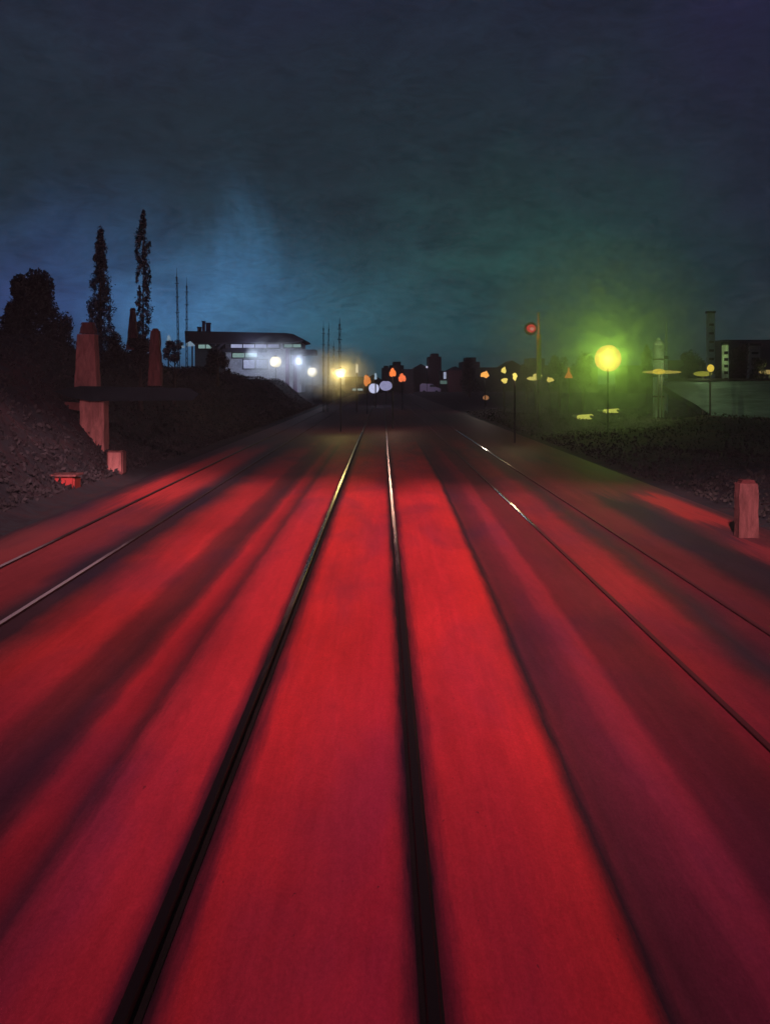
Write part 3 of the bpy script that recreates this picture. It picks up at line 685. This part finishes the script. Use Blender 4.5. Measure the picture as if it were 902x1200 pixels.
pale(833, 367, 430, 9, 104, 'tower', 'taller pale light spill built as a column tower left of the broad dark tree', 'tower', 'box', mat('blue_light_spill', (.30, .46, .50), .8, 0, .5, 1))
pale(850, 404, 430, 7, 84, 'tower', 'shorter pale light spill built as a column tower behind the low dark bush', 'tower', 'box', M_pale)
pale(884, 405, 430, 13, 104, 'tower', 'grey light spill built as a blunt tower near the right edge', 'tower', 'box', mat('grey_light_spill', (.2, .22, .22), .8, 0, .5, 1))
def bar_lamp(x0, x1, yy, Z, label, col, strength, pw, rpx=2.2):
    a = at(x0, yy, Z); b = at(x1, yy, Z); k = m_per_px(Z); cx = (a[0] + b[0]) / 2
    o = thing('bar_lamp', label, 'lamp', (cx, Z, 0), 'low yellow lamps on the right horizon')
    MB().tube((cx, Z + .1, 0), (cx, Z + .1, a[2] - rpx * k), .07).build('pole', M_dark, o)
    MB().ball(((a[0] + b[0]) / 2, Z, a[2]), 1, (b[0] - a[0]) / 2, .25, rpx * k).build('lens', glow_mat('bar_%d' % x0, col, strength, 0), o, smooth=True)
    point((cx, Z - .6, a[2] + .1), (.9, 1, .3), pw, .05, o); return o
bar_lamp(752, 798, 436, 78, 'long low yellow lamp at the foot of the silo', (.72, .55, .10), .62, 380, 2.0)
bar_lamp(764, 779, 435.5, 77, 'bright yellow lamp in front of the long low one', (1, .72, .08), .85, 250, 3.2)
bar_lamp(812, 834, 438, 82, 'olive yellow low lamp right of the dome shaped tree', (.42, .42, .05), .6, 60, 3.0)
bar_lamp(828, 836, 431.5, 80, 'small bright yellow lamp at the foot of the taller pale column', (1, .72, .08), .85, 60, 4.4)
bar_lamp(888, 915, 436, 90, 'dull amber low lamp at the right edge', (.5, .36, .12), .55, 60, 2.6)

# ---------------------------------------------------------------- skyline at the vanishing point
G3 = 'dark buildings on the far skyline'
def house(x0, x1, top, Z, label, m, roof=None, wins=(), depth=14):
    a, _, z1 = at(x0, top, Z); b, _, _ = at(x1, top, Z); o = thing('building', label, 'building', ((a + b) / 2, Z, 0), G3)
    MB().box(a, b, Z, Z + depth, 0, z1).build('wall', m, o); w_ = b - a
    if roof == 'gable': MB().poly([(a - .3, z1), (b + .3, z1), ((a + b) / 2, z1 + w_ * .32)], Z - .3, Z + depth + .3).build('roof', M_roof, o)
    elif roof == 'step': MB().box(a + w_ * .25, b - w_ * .2, Z + 1, Z + depth - 1, z1, z1 + w_ * .25).build('roof', m, o)
    else: MB().box(a - .15, b + .15, Z - .15, Z + depth + .15, z1, z1 + .35).build('roof', M_roof, o)
    for (wx, wy, ww, wh, col, s) in wins:
        q, _, zz = at(wx, wy, Z); k = m_per_px(Z)
        MB().box(q - ww * k / 2, q + ww * k / 2, Z - .12, Z - .01, zz - wh * k / 2, zz + wh * k / 2).build('window', glow_mat('win_%d_%d' % (wx, wy), col, s, 0), o)
    return o
house(404, 426, 443, 300, 'low dark building with a thin pale window left of the orange lamp', M_bldg, None, [(419, 456.5, 12, 2.2, (.35, .5, .5), .7)])
house(426, 448, 446, 320, 'dark gabled building behind the lavender lamps', M_bldg, 'gable')
house(447, 457, 431, 330, 'narrow dark building left of the orange lamp above the vanishing point', M_bldg, 'step')
house(456, 473, 428, 340, 'dark stepped building behind the two orange lamps', M_bldg, 'step')
house(473, 484, 434, 300, 'dark flat building right of the orange lamps', M_bldg)
house(484, 502, 432, 330, 'dark gabled building above the lavender van', M_bldg, 'gable')
house(502, 517, 418, 320, 'tall dark red tower block beside the narrow lit window', M_bldgr, 'step')
house(516, 528, 436, 310, 'low building with a narrow white lit window', M_bldg, None, [(521, 440, 3, 8, (.40, .45, .62), .8), (520, 448, 9, 4, (.10, .17, .15), .7)])
house(526, 541, 434, 300, 'squat dark red building right of the white lit window', M_bldgr, 'gable')
house(541, 562, 424, 330, 'dark building behind the small round tree', M_bldg, 'step')
house(562, 588, 432, 310, 'wide dark building behind the orange and yellow lamp', M_bldg)
house(588, 612, 430, 320, 'dark gabled building behind the stacked yellow lamps', M_bldg, 'gable')
house(612, 645, 428, 330, 'dark building behind the signal mast', M_bldgb, 'step')
house(645, 700, 432, 300, 'long dark building behind the round trees', M_bldg)
house(735, 775, 430, 260, 'dark building behind the pale silo', M_bldg)
house(784, 824, 424, 260, 'dark building behind the dome shaped tree', M_bldgb)
house(822, 930, 425, 250, 'wide dark building behind the two pale columns', M_bldg, 'step')

# lavender van crossing far away
Zv = 300; a, _, z1 = at(492, 448.5, Zv); b, _, _ = at(516, 0, Zv)
v = thing('parked_van', 'pale lavender van side on at the far end of the tracks', 'van', ((a + b) / 2, Zv, 0))
L = b - a; pr = [(a, .5), (b, .5), (b + .1, 1.2), (b - .4, 1.55), (b - 1.5, 1.75), (b - 2.1, 2.55), (a + .6, 2.7), (a, 2.3)]
MB().poly(pr, Zv, Zv + 2).build('body', M_van, v)
MB().poly([(b - 1.65, 1.75), (b - 1.2, 1.75), (b - 2.1, 2.4), (b - 2.9, 2.4), (b - 2.9, 1.75)], Zv - .02, Zv - .004).build('window', M_glass, v)
for q in (a + 1.1, b - 1.1): MB().tube((q, Zv - .06, .42), (q, Zv + .2, .42), .42, None, 18).build('wheel', M_tyre, v)
lamp(500, 430, 292, 1.2, (.7, .7, .9), .6, (.85, .8, 1), 2600, 'tiny pale lamp above the lavender van', trans=.2)
# small amber marker light right of the track
x, y, z = at(569, 466, 120); o = thing('marker_light', 'tiny amber marker light low on the right of the tracks', 'marker light', (x, y, 0))
MB().tube((x, y, 0), (x, y, z - .2), .05).build('post', M_dark, o); MB().ball((x, y, z), .26, 1.3, .8, 1).build('lens', glow_mat('marker_amber', (.45, .20, .08), .6, 0), o, smooth=True)

# ---------------------------------------------------------------- haze
hm = bpy.data.materials.new('haze'); hm.use_nodes = True; t = NT(hm.node_tree); t.n.clear()
pv = t.new('ShaderNodeVolumePrincipled'); pv.inputs['Color'].default_value = (.85, .9, 1, 1); pv.inputs['Density'].default_value = .0005; pv.inputs['Anisotropy'].default_value = .1
t.l.new(pv.outputs[0], t.new('ShaderNodeOutputMaterial').inputs['Volume'])
o = MB().box(-1501, 1501, -60, 1501, -2, 34).build('haze', hm); tag(o, 'thin night haze over the tracks and the horizon', None, None, 'stuff')
